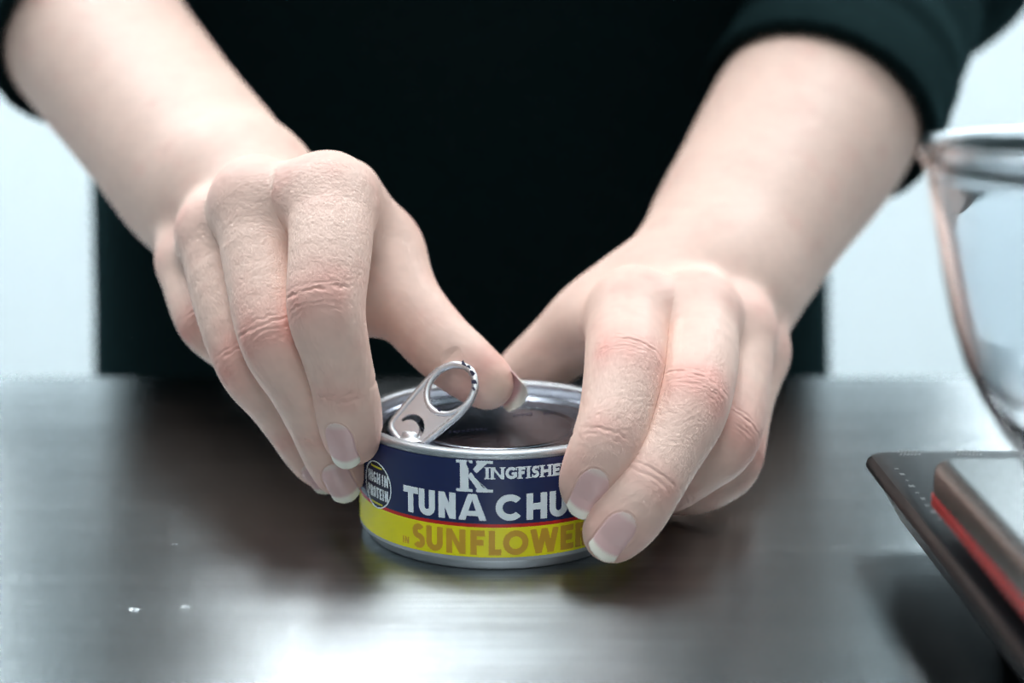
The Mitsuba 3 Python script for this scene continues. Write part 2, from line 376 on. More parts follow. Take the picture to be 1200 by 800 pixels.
def loop(poly, n, z, r):
    p = np.array(smooth_ring(poly, n))
    for _ in range(2):
        p = (np.roll(p, 1, 0) + 2 * p + np.roll(p, -1, 0)) / 4
    return tube(np.c_[p, np.full(len(p), z)], r, closed=True)


parts += [loop(outline.buffer(-0.0008), 96, 0.0002, 0.0009), loop(hole.buffer(0.0006), 64, 0.0003, 0.0008)]
tab = trimesh.util.concatenate(parts)
ez = np.array([-0.34, -0.80, 0.50])
ez /= np.linalg.norm(ez)
ex = np.array([0.70, 0.12, 0.70])
ex -= ez * (ex @ ez)
ex /= np.linalg.norm(ex)
ey = np.cross(ez, ex)
pivot = RIV + np.array([0, 0, 0.0022])


def tilt(m):
    p = np.asarray(m.vertices)
    m = m.copy()
    m.vertices = pivot + p[:, :1] * ex + p[:, 1:2] * ey + p[:, 2:3] * ez
    return m


put('tuna_can__ring_pull', tilt(tab), 'mat_tab', smooth=45)
tag('tuna_can__ring_pull', 'lifted shiny aluminium ring pull')
flecks = []
rng = np.random.default_rng(3)
for x, y, s in ((0.0203, 0.0022, 1.0), (0.0206, 0.0005, 0.8), (0.0203, -0.0016, 1.0), (0.0190, -0.0034, 0.9), (0.0178, -0.0046, 0.7), (0.0082, -0.0020, 0.8)):
    q = [(x + s * 0.0006 * rng.uniform(0.3, 1.3) * math.cos(a), y + s * 0.0011 * rng.uniform(0.3, 1.3) * math.sin(a)) for a in np.arange(9) * 2 * np.pi / 9]
    m = trimesh.creation.extrude_polygon(Polygon(q).buffer(0), 0.00012, engine='earcut')
    m.apply_translation((0, 0, 0.00098))
    flecks.append(tilt(m))
put('tuna_can__ring_pull__print_flecks', trimesh.util.concatenate(flecks), 'mat_print_dark', smooth=False)
tag('tuna_can__ring_pull__print_flecks', 'worn dark print on the ring', kind='stuff')
marks = []
for x, y, n in ((-0.012, -0.006, 9), (0.004, 0.010, 5), (0.012, 0.012, 4), (0.024, 0.004, 3)):
    for i in range(n):
        marks.append(box(x + i * 0.0011, x + i * 0.0011 + rng.uniform(0.0004, 0.0008), y + 0.00035 * i, y + 0.00035 * i + rng.uniform(0.0006, 0.0014), 0.0259, 0.02608 + 0.0001))
put('tuna_can__lid__ink_marks', trimesh.util.concatenate(marks), 'mat_print_dark', smooth=False)
tag('tuna_can__lid__ink_marks', 'small dark ink jet marks', kind='stuff')

# ------------------------------------------------------------------ the scales and the bowl
SX, SY, SXE, SYE = 0.0905, -0.0065, 0.235, -0.235


def slab(x0, x1, y0, y1, rows, rad, n=8):
    """A rounded box from rows (inset, z), bottom to top."""
    pts = []
    for ins, z in rows:
        r = max(rad - ins, 0.0006)
        g = rect(x0 + ins + r, y0 + ins + r, x1 - ins - r, y1 - ins - r)
        c = [(g.bounds[2], g.bounds[3], 0), (g.bounds[0], g.bounds[3], 90), (g.bounds[0], g.bounds[1], 180), (g.bounds[2], g.bounds[1], 270)]
        pts.append([(*q, z) for cx, cy, a in c for q in arc(cx, cy, r, a, a + 90, n)])
    v = np.array(pts).reshape(-1, 3)
    m, f = len(pts[0]), []
    for i in range(len(pts) - 1):
        for j in range(m):
            k = (j + 1) % m
            f += [[i * m + j, i * m + k, (i + 1) * m + k], [i * m + j, (i + 1) * m + k, (i + 1) * m + j]]
    f += [[0, j + 1, j] for j in range(1, m - 1)] + [[(len(pts) - 1) * m, (len(pts) - 1) * m + j, (len(pts) - 1) * m + j + 1] for j in range(1, m - 1)]
    return trimesh.Trimesh(v, f, process=False)


put('kitchen_scales__base', slab(SX, SXE, SYE, SY, [(0.012, 0.006), (0.0085, 0.0065), (0.0045, 0.0135), (0.0005, 0.0185), (0.0, 0.0195), (0.0003, 0.0208), (0.0014, 0.0218), (0.0035, 0.022)], 0.007), 'mat_black_plastic', smooth=35)
put('kitchen_scales__platform', slab(0.0928, 0.2325, -0.200, -0.0585, [(0.0035, 0.0285), (0.0006, 0.0285), (0.0, 0.0290), (0.0, 0.0335), (0.0006, 0.0348), (0.0018, 0.0357), (0.0032, 0.036)], 0.006), 'mat_platform', smooth=40)
put('kitchen_scales__platform__trim', slab(0.0926, 0.2327, -0.2002, -0.0583, [(0.002, 0.0258), (0.0, 0.0262), (0.0, 0.0284), (0.001, 0.0286)], 0.006), 'mat_red_plastic', smooth=40)
tag('kitchen_scales__platform', 'brushed steel weighing platform')
tag('kitchen_scales__platform__trim', 'red plastic edge under the steel')
put('kitchen_scales__neck', slab(0.115, 0.21, -0.18, -0.085, [(0, 0.0215), (0, 0.0262)], 0.01), 'mat_rubber', smooth=40)
for i, (x, y) in enumerate(((0.124, -0.038), (0.204, -0.038), (0.124, -0.205), (0.204, -0.205))):
    put('kitchen_scales__foot' + (f'_{i:03d}' if i else ''), trimesh.creation.cylinder(0.007, segment=[[x, y, 0], [x, y, 0.0068]], sections=24), 'mat_rubber')
prints = []
for x, y, n in ((0.0990, -0.0125, 6), (0.1132, -0.0125, 7)):
    for i in range(n):
        for j in range(2):
            m = box(-0.00027, 0.00027, 0.0, 0.0017, 0.0217, 0.02206)
            m.vertices[:, 0] += 0.35 * m.vertices[:, 1]
            m.apply_translation((x + i * 0.0009, y + j * 0.0026, 0))
            prints.append(m)
for i in range(9):
    prints.append(box(0.0948 + 0.0002 * (i % 3), 0.0958 + 0.0003 * (i % 2), -0.024 - i * 0.0046, -0.0232 - i * 0.0046 + 0.0006 * (i % 2), 0.0217, 0.02206))
put('kitchen_scales__print', trimesh.util.concatenate(prints), 'mat_grey_print', smooth=False)
tag('kitchen_scales__print', 'rows of tiny pale print', kind='stuff')
tag('kitchen_scales', 'black kitchen scales with red edged steel platform beside the tin', 'scales')

BX, BY, BZ = 0.1146, -0.1120, 0.0361
outer = [(0.0, 0.0), (0.0125, 0.0), (0.0143, 0.0010), (0.0156, 0.0045), (0.0178, 0.0110), (0.0208, 0.0160), (0.0238, 0.0202), (0.0275, 0.0264), (0.0304, 0.0325), (0.0330, 0.0405), (0.0352, 0.0500), (0.0368, 0.0580), (0.0382, 0.0650), (0.0387, 0.0675)]
lip = [(0.0394, 0.0692), (0.0402, 0.0708)] + arc(0.0390, 0.0724, 0.0019, -35, 160, 10)
inner = [(0.0371, 0.0700), (0.0366, 0.0660), (0.0352, 0.0582), (0.0336, 0.0504), (0.0314, 0.0412), (0.0288, 0.0334), (0.0260, 0.0276), (0.0222, 0.0220), (0.0180, 0.0176), (0.0120, 0.0145), (0.0, 0.0135)]
put('glass_bowl', lathe([(r, z * 0.955) for r, z in outer + lip + inner], 160, (BX, BY, BZ)), 'mat_glass', smooth=60)
tag('glass_bowl', 'clear glass bowl with rolled rim standing on the scales', 'bowl')

for i, (x, y, s, said) in enumerate(((-0.0793, -0.0575, 1.0, 'clear water drop on the steel, left one of the larger pair before the tin'),
                                     (-0.0682, -0.0560, 0.9, 'clear water drop on the steel, right one of the larger pair before the tin'),
                                     (-0.0794, -0.0154, 0.6, 'tiny water drop on the steel worktop, farthest from the larger pair of drops'),
                                     (0.1021, -0.0790, 0.7, 'tiny water drop on the steel worktop under the edge of the scales'))[:3]):
    m = trimesh.creation.icosphere(2, 1.0)
    m.apply_scale((0.0013 * s, 0.0009 * s, 0.00035 * s))
    m.apply_translation((x, y, 0.00012))
    key = 'water_drop' + (f'_{i:03d}' if i else '')
    put(key, m, 'mat_water', smooth=True)
    tag(key, said, 'drop', 'water drops on the worktop')

# ------------------------------------------------------------------ the person: distance functions of tapered tubes, meshed with surface nets
RIGHT_HAND = {  # rows of x, y, z, radius in metres along each finger, knuckle to tip, and along the forearm, wrist to elbow
    'index': [(-0.0446, 0.0165, 0.0828, 0.0094), (-0.0411, 0.0043, 0.0830, 0.0103), (-0.0396, -0.0121, 0.0734, 0.0096), (-0.0395, -0.0241, 0.0609, 0.0087), (-0.0375, -0.0252, 0.0513, 0.0076), (-0.0358, -0.0240, 0.0424, 0.0072), (-0.0349, -0.0225, 0.0352, 0.0073), (-0.0344, -0.0209, 0.0286, 0.0065)],
    'middle': [(-0.0626, 0.0264, 0.0814, 0.0098), (-0.0612, 0.0149, 0.0802, 0.0105), (-0.0572, -0.0026, 0.0656, 0.0093), (-0.0524, -0.0159, 0.0518, 0.0086), (-0.0471, -0.0162, 0.0409, 0.0075), (-0.0428, -0.0134, 0.0300, 0.0072), (-0.0403, -0.0119, 0.0230, 0.0070), (-0.0384, -0.0110, 0.0175, 0.0063)],
    'ring': [(-0.0755, 0.0348, 0.0726, 0.0090), (-0.0735, 0.0252, 0.0710, 0.0097), (-0.0682, 0.0088, 0.0570, 0.0089), (-0.0611, -0.0034, 0.0432, 0.0083), (-0.0551, -0.0043, 0.0345, 0.0072), (-0.0508, -0.0019, 0.0264, 0.0067), (-0.0477, -0.0002, 0.0203, 0.0064), (-0.0450, 0.0008, 0.0155, 0.0056)],
    'pinky': [(-0.0867, 0.0492, 0.0639, 0.0080), (-0.0849, 0.0413, 0.0604, 0.0080), (-0.0808, 0.0295, 0.0531, 0.0073), (-0.0764, 0.0211, 0.0476, 0.0069), (-0.0704, 0.0199, 0.0419, 0.0061), (-0.0653, 0.0208, 0.0369, 0.0060), (-0.0630, 0.0211, 0.0335, 0.0060), (-0.0604, 0.0224, 0.0302, 0.0050)],
    'thumb': [(-0.0469, 0.0455, 0.0657, 0.0130), (-0.0344, 0.0293, 0.0665, 0.0108), (-0.0249, 0.0177, 0.0554, 0.0094), (-0.0163, 0.0087, 0.0469, 0.0084), (-0.0090, 0.0034, 0.0416, 0.0079), (-0.0023, 0.0004, 0.0370, 0.0066)],
    'arm': [(-0.0724, 0.0595, 0.0782, 0.0174), (-0.0829, 0.0766, 0.0769, 0.0199), (-0.0975, 0.1002, 0.0865, 0.0234), (-0.1363, 0.1599, 0.1160, 0.0279), (-0.1784, 0.2186, 0.1506, 0.0314), (-0.2064, 0.2542, 0.1730, 0.0314)],
    'wrist': (-0.0829, 0.0766, 0.0769), 'back': (-0.1041, 0.1092, 0.9886),
    'dorsal': {'index': (-0.2730, -0.9278, 0.2542), 'middle': (-0.1190, -0.9583, 0.2599), 'ring': (-0.2532, -0.9184, 0.3041), 'pinky': (-0.3605, -0.8838, 0.2983), 'thumb': (0.3563, 0.8933, 0.2739)},
    'nail': {'index': (0.0035, -0.0086, 0.0046, 0.0073), 'middle': (0.0035, -0.006, 0.006, 0.0071), 'ring': (0.0036, -0.005, 0.006, 0.0066), 'pinky': (0.0031, -0.005, 0.0052, 0.0058), 'thumb': (0.005, -0.006, 0.0092, 0.0074)},
    'bar': (0.01, 0.0098, 0.0085, 0.0062), 'web': [((-0.0407, 0.0011, 0.0824), (-0.0603, 0.0125, 0.0785), (0.0097, 0.0094)), ((-0.0392, 0.0205, 0.0821), (-0.0326, 0.0297, 0.0681), (0.0095, 0.0100)), ((-0.0288, 0.0229, 0.0557), (-0.0379, 0.0166, 0.0551), (0.0098, 0.0098)), ((-0.0292, 0.0290, 0.0648), (-0.0376, 0.0216, 0.0592), (0.0085, 0.0090))],
    'hem': (-0.1400, 0.1658, 0.1196, 0.6017, -0.6224, -0.5005, 0.0035),
    'elbow': (-0.2200, 0.2612, 0.1817, 0.0400),
}
LEFT_HAND = {  # rows of x, y, z, radius in metres along each finger, knuckle to tip, and along the forearm, wrist to elbow
    'index': [(0.0354, 0.0204, 0.0539, 0.0098), (0.0339, 0.0119, 0.0524, 0.0104), (0.0323, -0.0023, 0.0484, 0.0100), (0.0303, -0.0186, 0.0436, 0.0092), (0.0279, -0.0293, 0.0370, 0.0082), (0.0254, -0.0357, 0.0312, 0.0078), (0.0233, -0.0368, 0.0259, 0.0076), (0.0214, -0.0367, 0.0218, 0.0066)],
    'middle': [(0.0526, 0.0272, 0.0522, 0.0096), (0.0517, 0.0177, 0.0506, 0.0101), (0.0498, -0.0032, 0.0442, 0.0098), (0.0455, -0.0213, 0.0363, 0.0092), (0.0396, -0.0311, 0.0287, 0.0081), (0.0341, -0.0386, 0.0224, 0.0079), (0.0303, -0.0418, 0.0173, 0.0077), (0.0264, -0.0428, 0.0126, 0.0067)],
    'ring': [(0.0636, 0.0351, 0.0462, 0.0095), (0.0634, 0.0265, 0.0440, 0.0098), (0.0613, 0.0101, 0.0344, 0.0087), (0.0565, -0.0054, 0.0245, 0.0084), (0.0501, -0.0095, 0.0197, 0.0075), (0.0438, -0.0104, 0.0156, 0.0073), (0.0417, -0.0107, 0.0143, 0.0066), (0.0396, -0.0089, 0.0133, 0.0058)],
    'pinky': [(0.0709, 0.0476, 0.0375, 0.0090), (0.0709, 0.0407, 0.0342, 0.0088), (0.0660, 0.0246, 0.0261, 0.0075), (0.0613, 0.0089, 0.0153, 0.0072), (0.0576, 0.0051, 0.0116, 0.0066), (0.0520, 0.0006, 0.0099, 0.0062), (0.0475, 0.0024, 0.0086, 0.0060), (0.0445, 0.0052, 0.0077, 0.0052)],
    'thumb': [(0.0421, 0.0504, 0.0504, 0.0135), (0.0275, 0.0451, 0.0449, 0.0110), (0.0162, 0.0461, 0.0354, 0.0094), (0.0080, 0.0475, 0.0276, 0.0085), (0.0032, 0.0492, 0.0217, 0.0080), (-0.0012, 0.0493, 0.0172, 0.0068)],
    'arm': [(0.0588, 0.0533, 0.0498, 0.0180), (0.0664, 0.0748, 0.0543, 0.0205), (0.0781, 0.1007, 0.0653, 0.0250), (0.1082, 0.1596, 0.0914, 0.0325), (0.1390, 0.2183, 0.1256, 0.0295), (0.1566, 0.2481, 0.1451, 0.0300)],
    'wrist': (0.0664, 0.0748, 0.0543), 'back': (0.1009, -0.3100, 0.9454),
    'dorsal': {'index': (0.0497, -0.9498, 0.3090), 'middle': (0.0497, -0.9498, 0.3090), 'ring': (0.2532, -0.9616, 0.1062), 'pinky': (0.3605, -0.9277, 0.0970), 'thumb': (-0.2039, 0.8773, 0.4345)},
    'nail': {'index': (0.0035, -0.006, 0.0066, 0.0078), 'middle': (0.0035, -0.005, 0.0068, 0.0077), 'ring': (0.0034, -0.0072, 0.0034, 0.0068), 'pinky': (0.0031, -0.005, 0.0052, 0.0059), 'thumb': (0.005, -0.006, 0.0085, 0.0078)},
    'bar': (0.0098, 0.0098, 0.0088, 0.007), 'web': [((0.0335, 0.0085, 0.0509), (0.0515, 0.0152, 0.0486), (0.0096, 0.0094)), ((0.0338, 0.0194, 0.0493), (0.0249, 0.0415, 0.0424), (0.0085, 0.0095))],
    'hem': (0.1088, 0.1595, 0.0908, -0.4224, -0.6520, -0.6297, 0.0038),
    'elbow': (0.1806, 0.2538, 0.1479, 0.0315),
}
SKIN_RGB = (0.69, 0.48, 0.4)
PINK_RGB = (0.63, 0.3, 0.25)
PALE_RGB = (0.7, 0.56, 0.43)
NAIL_RGB = (0.66, 0.42, 0.4)
WHITE_RGB = (0.78, 0.73, 0.63)



def smin(a, b, k):
    h = np.maximum(k - np.abs(a - b), 0) / k
    return np.minimum(a, b) - h * h * k * 0.25


def cone(P, a, b, ra, rb, flat=None):
    """Distance to a tapered capsule; flat = (direction, factor) squeezes it along a direction."""
    a, b = np.asarray(a), np.asarray(b)
    ab = b - a
    q = P - a
    t = np.clip(q @ ab / (ab @ ab), 0, 1)
    q = q - t[:, None] * ab
    d2 = (q * q).sum(1)
    if flat is not None:
        d2 = d2 + (flat[1] ** 2 - 1) * (q @ flat[0]) ** 2
    return np.sqrt(d2) - (ra + (rb - ra) * t)


def spline(rows, n):
    p = np.asarray(rows, float)
    p = np.vstack([2 * p[0] - p[1], p, 2 * p[-1] - p[-2]])
    out = []
    for i in range(1, len(p) - 2):
        for t in np.arange(n) / n:
            out.append(0.5 * (2 * p[i] + (p[i + 1] - p[i - 1]) * t + (2 * p[i - 1] - 5 * p[i] + 4 * p[i + 1] - p[i + 2]) * t * t + (3 * p[i] - p[i - 1] - 3 * p[i + 1] + p[i + 2]) * t ** 3))
    return np.array(out + [p[-2]])


class Chain:
    """A finger or limb: a bent tapered tube through rows (x, y, z, radius)."""

    def __init__(self, rows, k=0.0015, n=3):
        self.p, self.k = spline(rows, n), k
        lo, hi = self.p[:, :3].min(0), self.p[:, :3].max(0)
        self.c = (lo + hi) / 2
        self.R = np.linalg.norm(self.p[:, :3] - self.c, axis=1).max() + self.p[:, 3].max() + 0.001

    def __call__(self, P, grow=0.0):
        far = np.linalg.norm(P - self.c, axis=1) - self.R - grow
        out = far + 0.004
        m = far < 0.012
        if m.any():
            d = None
            for a, b in zip(self.p[:-1], self.p[1:]):
                e = cone(P[m], a[:3], b[:3], a[3] + grow, b[3] + grow)
                d = e if d is None else smin(d, e, self.k)
            out[m] = d
        return out


def nets(f, lo, hi, h, coarse=6):
    """The zero surface of the distance function f in the box; f is evaluated finely only near it."""
    lo = np.array(lo, float)
    n = np.ceil((np.array(hi) - lo) / (h * coarse)).astype(int)
    g = np.stack(np.meshgrid(*[np.arange(m + 1) * h * coarse for m in n], indexing='ij'), -1).reshape(-1, 3) + lo
    vc = f(g).reshape(n + 1)
    near = np.abs(vc) < h * coarse * 2.0
    cell = np.zeros(n, bool)
    for i in range(8):
        a, b, c = i & 1, i >> 1 & 1, i >> 2
        cell |= near[a:n[0] + a, b:n[1] + b, c:n[2] + c]
    s = vc[:-1, :-1, :-1] < 0
    for ax in range(3):
        s = np.repeat(s, coarse, ax)
    v = np.pad(np.where(s, -1.0, 1.0).astype(np.float32), ((0, 1),) * 3, constant_values=1)
    cs = np.argwhere(cell)
    off = np.stack(np.meshgrid(*[np.arange(coarse)] * 3, indexing='ij'), -1).reshape(-1, 3)
    for q in range(0, len(cs), 1500):
        idx = (cs[q:q + 1500, None] * coarse + off[None]).reshape(-1, 3)
        v[idx[:, 0], idx[:, 1], idx[:, 2]] = f(idx * h + lo)
    s = v < 0
    nx, ny, nz = np.array(v.shape) - 1
    cnt = np.zeros((nx, ny, nz), np.int8)
    for i in range(8):
        a, b, c = i & 1, i >> 1 & 1, i >> 2
        cnt += s[a:nx + a, b:ny + b, c:nz + c]
    act = (cnt > 0) & (cnt < 8)
    ids = np.full(act.shape, -1, np.int64)
    ci = np.argwhere(act)
    ids[act] = np.arange(len(ci))
    co = np.array([[i & 1, i >> 1 & 1, i >> 2] for i in range(8)], float)
    cv = np.stack([v[ci[:, 0] + (i & 1), ci[:, 1] + (i >> 1 & 1), ci[:, 2] + (i >> 2)] for i in range(8)], 1)
    acc, num = np.zeros((len(ci), 3)), np.zeros(len(ci))
    for i in range(8):
        for j in range(i + 1, 8):
            if bin(i ^ j).count('1') == 1:
                a, b = cv[:, i], cv[:, j]
                m = (a < 0) != (b < 0)
                t = np.where(m, a / np.where(m, a - b, 1), 0)
                acc += np.where(m[:, None], co[i] + t[:, None] * (co[j] - co[i]), 0)
                num += m
    V = (ci + acc / num[:, None]) * h + lo
    faces = []
    for ax in range(3):
        o1, o2 = [(1, 2), (2, 0), (0, 1)][ax]
        sl = [slice(1, -1)] * 3
        sl[ax] = slice(0, -1)
        sl2 = list(sl)
        sl2[ax] = slice(1, None)
        e = np.argwhere(s[tuple(sl)] != s[tuple(sl2)]) + np.array([1 if k != ax else 0 for k in range(3)])
        flip = s[e[:, 0], e[:, 1], e[:, 2]]

        def at(d1, d2):
            q = e.copy()
            q[:, o1] -= d1
            q[:, o2] -= d2
            return ids[q[:, 0], q[:, 1], q[:, 2]]
        q = np.stack([at(1, 1), at(0, 1), at(0, 0), at(1, 0)], 1)
        q = np.where(flip[:, None], q, q[:, ::-1])
        q = q[(q >= 0).all(1)]
        faces += [q[:, [0, 1, 2]], q[:, [0, 2, 3]]]
    return V, np.vstack(faces)


def vertex_normals(V, F):
    n, c = np.zeros_like(V), np.cross(V[F[:, 1]] - V[F[:, 0]], V[F[:, 2]] - V[F[:, 0]])
    for k in range(3):
        for j in range(3):
            n[:, j] += np.bincount(F[:, k], c[:, j], len(V))
    return n / np.maximum(np.linalg.norm(n, axis=1, keepdims=True), 1e-20)


def relax(V, F, rounds):
    e = np.vstack([F[:, [0, 1]], F[:, [1, 2]], F[:, [2, 0]]])
    deg = np.maximum(np.bincount(e[:, 0], minlength=len(V)) + np.bincount(e[:, 1], minlength=len(V)), 1)
    for i in range(2 * rounds):
        a = np.zeros_like(V)
        for j in range(3):
            a[:, j] = np.bincount(e[:, 0], V[e[:, 1], j], len(V)) + np.bincount(e[:, 1], V[e[:, 0], j], len(V))
        V = V + (0.5 if i % 2 == 0 else -0.52) * (a / deg[:, None] - V)
    return V


def refine(V, F, want):
    """Splits the triangles whose three corners are wanted into four, and their neighbours so that nothing gapes."""
    e = np.sort(np.vstack([F[:, [0, 1]], F[:, [1, 2]], F[:, [2, 0]]]), 1)
    key = e[:, 0] * len(V) + e[:, 1]
    full = np.tile(want[F].all(1), 3)
    cut = np.unique(key[full])
    pos = np.searchsorted(cut, key)
    pos = np.minimum(pos, max(len(cut) - 1, 0))
    mid = np.where(cut[pos] == key, pos + len(V), -1).reshape(3, -1).T
    V2 = np.vstack([V, (V[cut // len(V)] + V[cut % len(V)]) / 2])
    out = [F[(mid < 0).all(1)]]
    n = (mid >= 0).sum(1)
    a, b, c = F.T
    x, y, z = mid.T
    m = n == 3
    out += [np.stack(q, 1)[m] for q in ((a, x, z), (x, b, y), (z, y, c), (x, y, z))]
    for k in range(3):
        a, b, c = F[:, k], F[:, (k + 1) % 3], F[:, (k + 2) % 3]
        x, y, z = mid[:, k], mid[:, (k + 1) % 3], mid[:, (k + 2) % 3]
        m = (n == 1) & (x >= 0)
        out += [np.stack(q, 1)[m] for q in ((a, x, c), (x, b, c))]
        m = (n == 2) & (z < 0)
        out += [np.stack(q, 1)[m] for q in ((x, b, y), (a, x, c), (x, y, c))]
    return V2, np.vstack(out)


def unit(v):
    v = np.asarray(v, float)
    return v / np.linalg.norm(v)


FINGERS = ('index', 'middle', 'ring', 'pinky', 'thumb')
SKIN, PINK, PALE = np.array(SKIN_RGB), np.array(PINK_RGB), np.array(PALE_RGB)


def arm_distance(H):
    fin = {k: Chain(H[k], 0.0014, 4) for k in FINGERS}
    arm = Chain(H['arm'], 0.010, 5)
    w = np.array(H['wrist'])
    m = {k: np.array(H[k][1][:3]) for k in FINGERS}
    up = np.array(H['back'])

    def f(P, use=FINGERS):
        d = arm(P)
        palm = None
        for k, r in (('index', 0.0088), ('middle', 0.0088), ('ring', 0.0080), ('pinky', 0.0070)):
            e = cone(P, m[k] + (w - m[k]) * 0.85 - up * 0.002, m[k] + (w - m[k]) * 0.10 - up * 0.0028, 0.0140, r)
            palm = e if palm is None else smin(palm, e, 0.006)
        for i in range(3):
            e = cone(P, m[FINGERS[i]] - up * 0.0006, m[FINGERS[i + 1]] - up * 0.0006, H['bar'][i], H['bar'][i + 1])
            palm = smin(palm, e, 0.005)
        for a, b, r in H['web']:
            palm = smin(palm, cone(P, a, b, r[0], r[1]), 0.006)
        t0 = np.array(H['thumb'][0][:3])
        palm = smin(palm, cone(P, w + (t0 - w) * 0.3, t0, 0.0150, H['thumb'][0][3]), 0.012)
        palm = smin(palm, cone(P, t0 + (m['thumb'] - t0) * 0.5, m['index'] - up * 0.006, 0.0075, 0.0050), 0.008)
        d = smin(d, palm, 0.012)
        d = smin(d, np.min([fin[k](P) for k in use if k != 'thumb'], axis=0), 0.0040)
        return smin(d, fin['thumb'](P), 0.006) if 'thumb' in use else d
    return f, fin


def make_arm(H, step, use):
    """The skin of the arm with the fingers in use: neighbouring fingers come from two passes, so that they press against each other in a crisp crease."""
    f, fin = arm_distance(H)
    whole = 'thumb' in use
    rows = np.vstack([np.asarray(H[k]) for k in (use + ('arm',) + FINGERS if whole else use)])
    more = 0.004 if whole else 0.007
    V, F = nets(lambda P: f(P, use), (rows[:, :3] - rows[:, 3:]).min(0) - more, (rows[:, :3] + rows[:, 3:]).max(0) + more, step)
    V = relax(V, F, 2)
    V, F = refine(V, F, np.min([fin[k](V) for k in use], axis=0) < 0.0012)
    V = relax(V, F, 2)
    rim = np.min([fin[k](V) for k in use], axis=0)
    N = vertex_normals(V, F)
    which, dist = np.zeros(len(V), int), np.full(len(V), 9.0)
    for i, k in enumerate(FINGERS):
        q = fin[k](V)
        which, dist = np.where(q < dist, i, which), np.minimum(dist, q)
    push, pink, pale = np.zeros(len(V)), np.zeros(len(V)), np.zeros(len(V))
    nails = []
    for i, k in enumerate(FINGERS):
        p = np.asarray(H[k])
        dorsal = np.array(H['dorsal'][k])
        sel = np.where((which == i) & (dist < 0.004))[0]
        Q = V[sel]
        patchy = np.clip(2.2 * meshkit.noise(Q * 420.0, 11) - 0.35, 0, 1.3)
        wob = (meshkit.noise(Q * 900.0, 5) - 0.5) * 0.0011
        joints = [(1, 'knuckle'), (3, 'joint'), (5, 'end')] if k != 'thumb' else [(1, 'knuckle'), (3, 'joint')]
        for row, kind in joints:
            c, r = p[row, :3], p[row, 3]
            t = unit(p[row + 1, :3] - p[row - 1, :3])
            n = unit(dorsal - t * (dorsal @ t))
            b = np.cross(t, n)
            x = Q - c
            s, a, l = x @ t, x @ n, x @ b
            phi = np.arctan2(l, a)
            face = np.clip((np.cos(phi) - 0.35) / 0.45, 0, 1)
            near = np.abs(s) < 3 * r
            if kind == 'joint':
                push[sel] += near * face * 0.00045 * np.exp(-(s / (0.5 * r)) ** 2) * np.cos(phi * 1.2)
                for s0, amp in ((-0.0030, 0.55), (-0.0015, 1.25), (0.0002, 0.6), (0.0014, 0.8), (0.0027, 0.4)):
                    sw = s - s0 + wob - np.sign(s0 + 1e-4) * 0.0010 * phi ** 2
                    push[sel] -= near * face * amp * patchy * 0.00029 * np.exp(-(sw / 0.00030) ** 2)
                pink[sel] += near * np.clip(face + 0.15, 0, 1) * 0.75 * np.exp(-(s / (0.95 * r)) ** 2)
            elif kind == 'end':
                for s0, amp in ((-0.0009, 1.5), (0.0008, 0.8)):
                    sw = s - s0 + wob - 0.0005 * phi ** 2
                    push[sel] -= near * face * amp * patchy * 0.00020 * np.exp(-(sw / 0.00030) ** 2)
                side = np.clip((np.abs(phi) - 1.2) / 0.4, 0, 1)
                push[sel] -= near * side * 0.0003 * np.exp(-(s / 0.0006) ** 2)
                pink[sel] += near * face * 0.35 * np.exp(-(s / (0.6 * r)) ** 2)
            else:
                pink[sel] += near * face * 0.34 * np.exp(-(s / (0.9 * r)) ** 2)
                push[sel] += near * face * 0.0003 * np.exp(-(s / (0.9 * r)) ** 2)
        # nail: a strip of an elliptic cylinder about the last bone, its bed sunk into the finger
        c, t = p[-1, :3], unit(p[-1, :3] - p[-3, :3])
        n = unit(dorsal - t * (dorsal @ t))
        b = np.cross(t, n)
        x = Q - c
        s, a, l = x @ t, x @ n, x @ b
        hw, s0, s1, rn = H['nail'][k]
        tipw = np.clip((s + 0.010) / 0.016, 0, 1)
        pink[sel] += (1.1 if k == 'thumb' else 0.75) * tipw * np.clip(1.2 - np.abs(s + 0.003) / 0.010, 0, 1)
        pale[sel] += np.clip((s + 0.001) / 0.006, 0, 1) * np.clip(0.5 - a / 0.006, 0, 1)
        u, vv = l / hw, (s - s0) / (s1 - s0)
        edge = np.where(vv < 0.35, np.hypot(u, (0.35 - vv) / 0.35), np.abs(u))
        bed = (a > 0) & (vv > -0.3) & (vv < 1.1)
        push[sel] -= bed * 0.00010 * np.clip((1.06 - edge) / 0.10, 0, 1)
        push[sel] += bed * 0.00012 * np.exp(-((edge - 1.12) / 0.08) ** 2) * np.clip((0.9 - vv) / 0.3, 0, 1)
        if k in use:
            nails.append((c, t, n, b, hw, s0, s1, rn, fin[k]))
    V = V + N * push[:, None]
    if not whole:
        F = F[(rim[F] < 0.0042).any(1)]
    rad = np.hypot(V[:, 0], V[:, 1])
    least = np.where(V[:, 2] > 0.0262, 0.0357, 0.0353)
    hit = (V[:, 2] < 0.0310) & (rad < least) & (rad > 0.0300)
    V[hit, :2] *= (least / np.maximum(rad, 1e-6))[hit, None]
    hit = (rad <= 0.0300) & (V[:, 2] < 0.0272)
    V[hit, 2] = 0.0272
    V[:, 2] = np.maximum(V[:, 2], 0.0004)
    loc = np.stack([(V - pivot) @ e for e in (ex, ey, ez)], 1)
    out = np.hypot(np.maximum(np.abs(loc[:, 0] - 0.0082) - 0.0135, 0), np.maximum(np.abs(loc[:, 1]) - 0.0075, 0))
    most = -0.0013 + 0.5 * out + 60.0 * out ** 2
    hit = (which == 4) & (out < 0.012) & (loc[:, 2] > most) & (loc[:, 2] < 0.02)
    V[hit] -= (loc[hit, 2] - most[hit])[:, None] * ez
    mott = meshkit.fbm(V * 130.0, 3, 2)
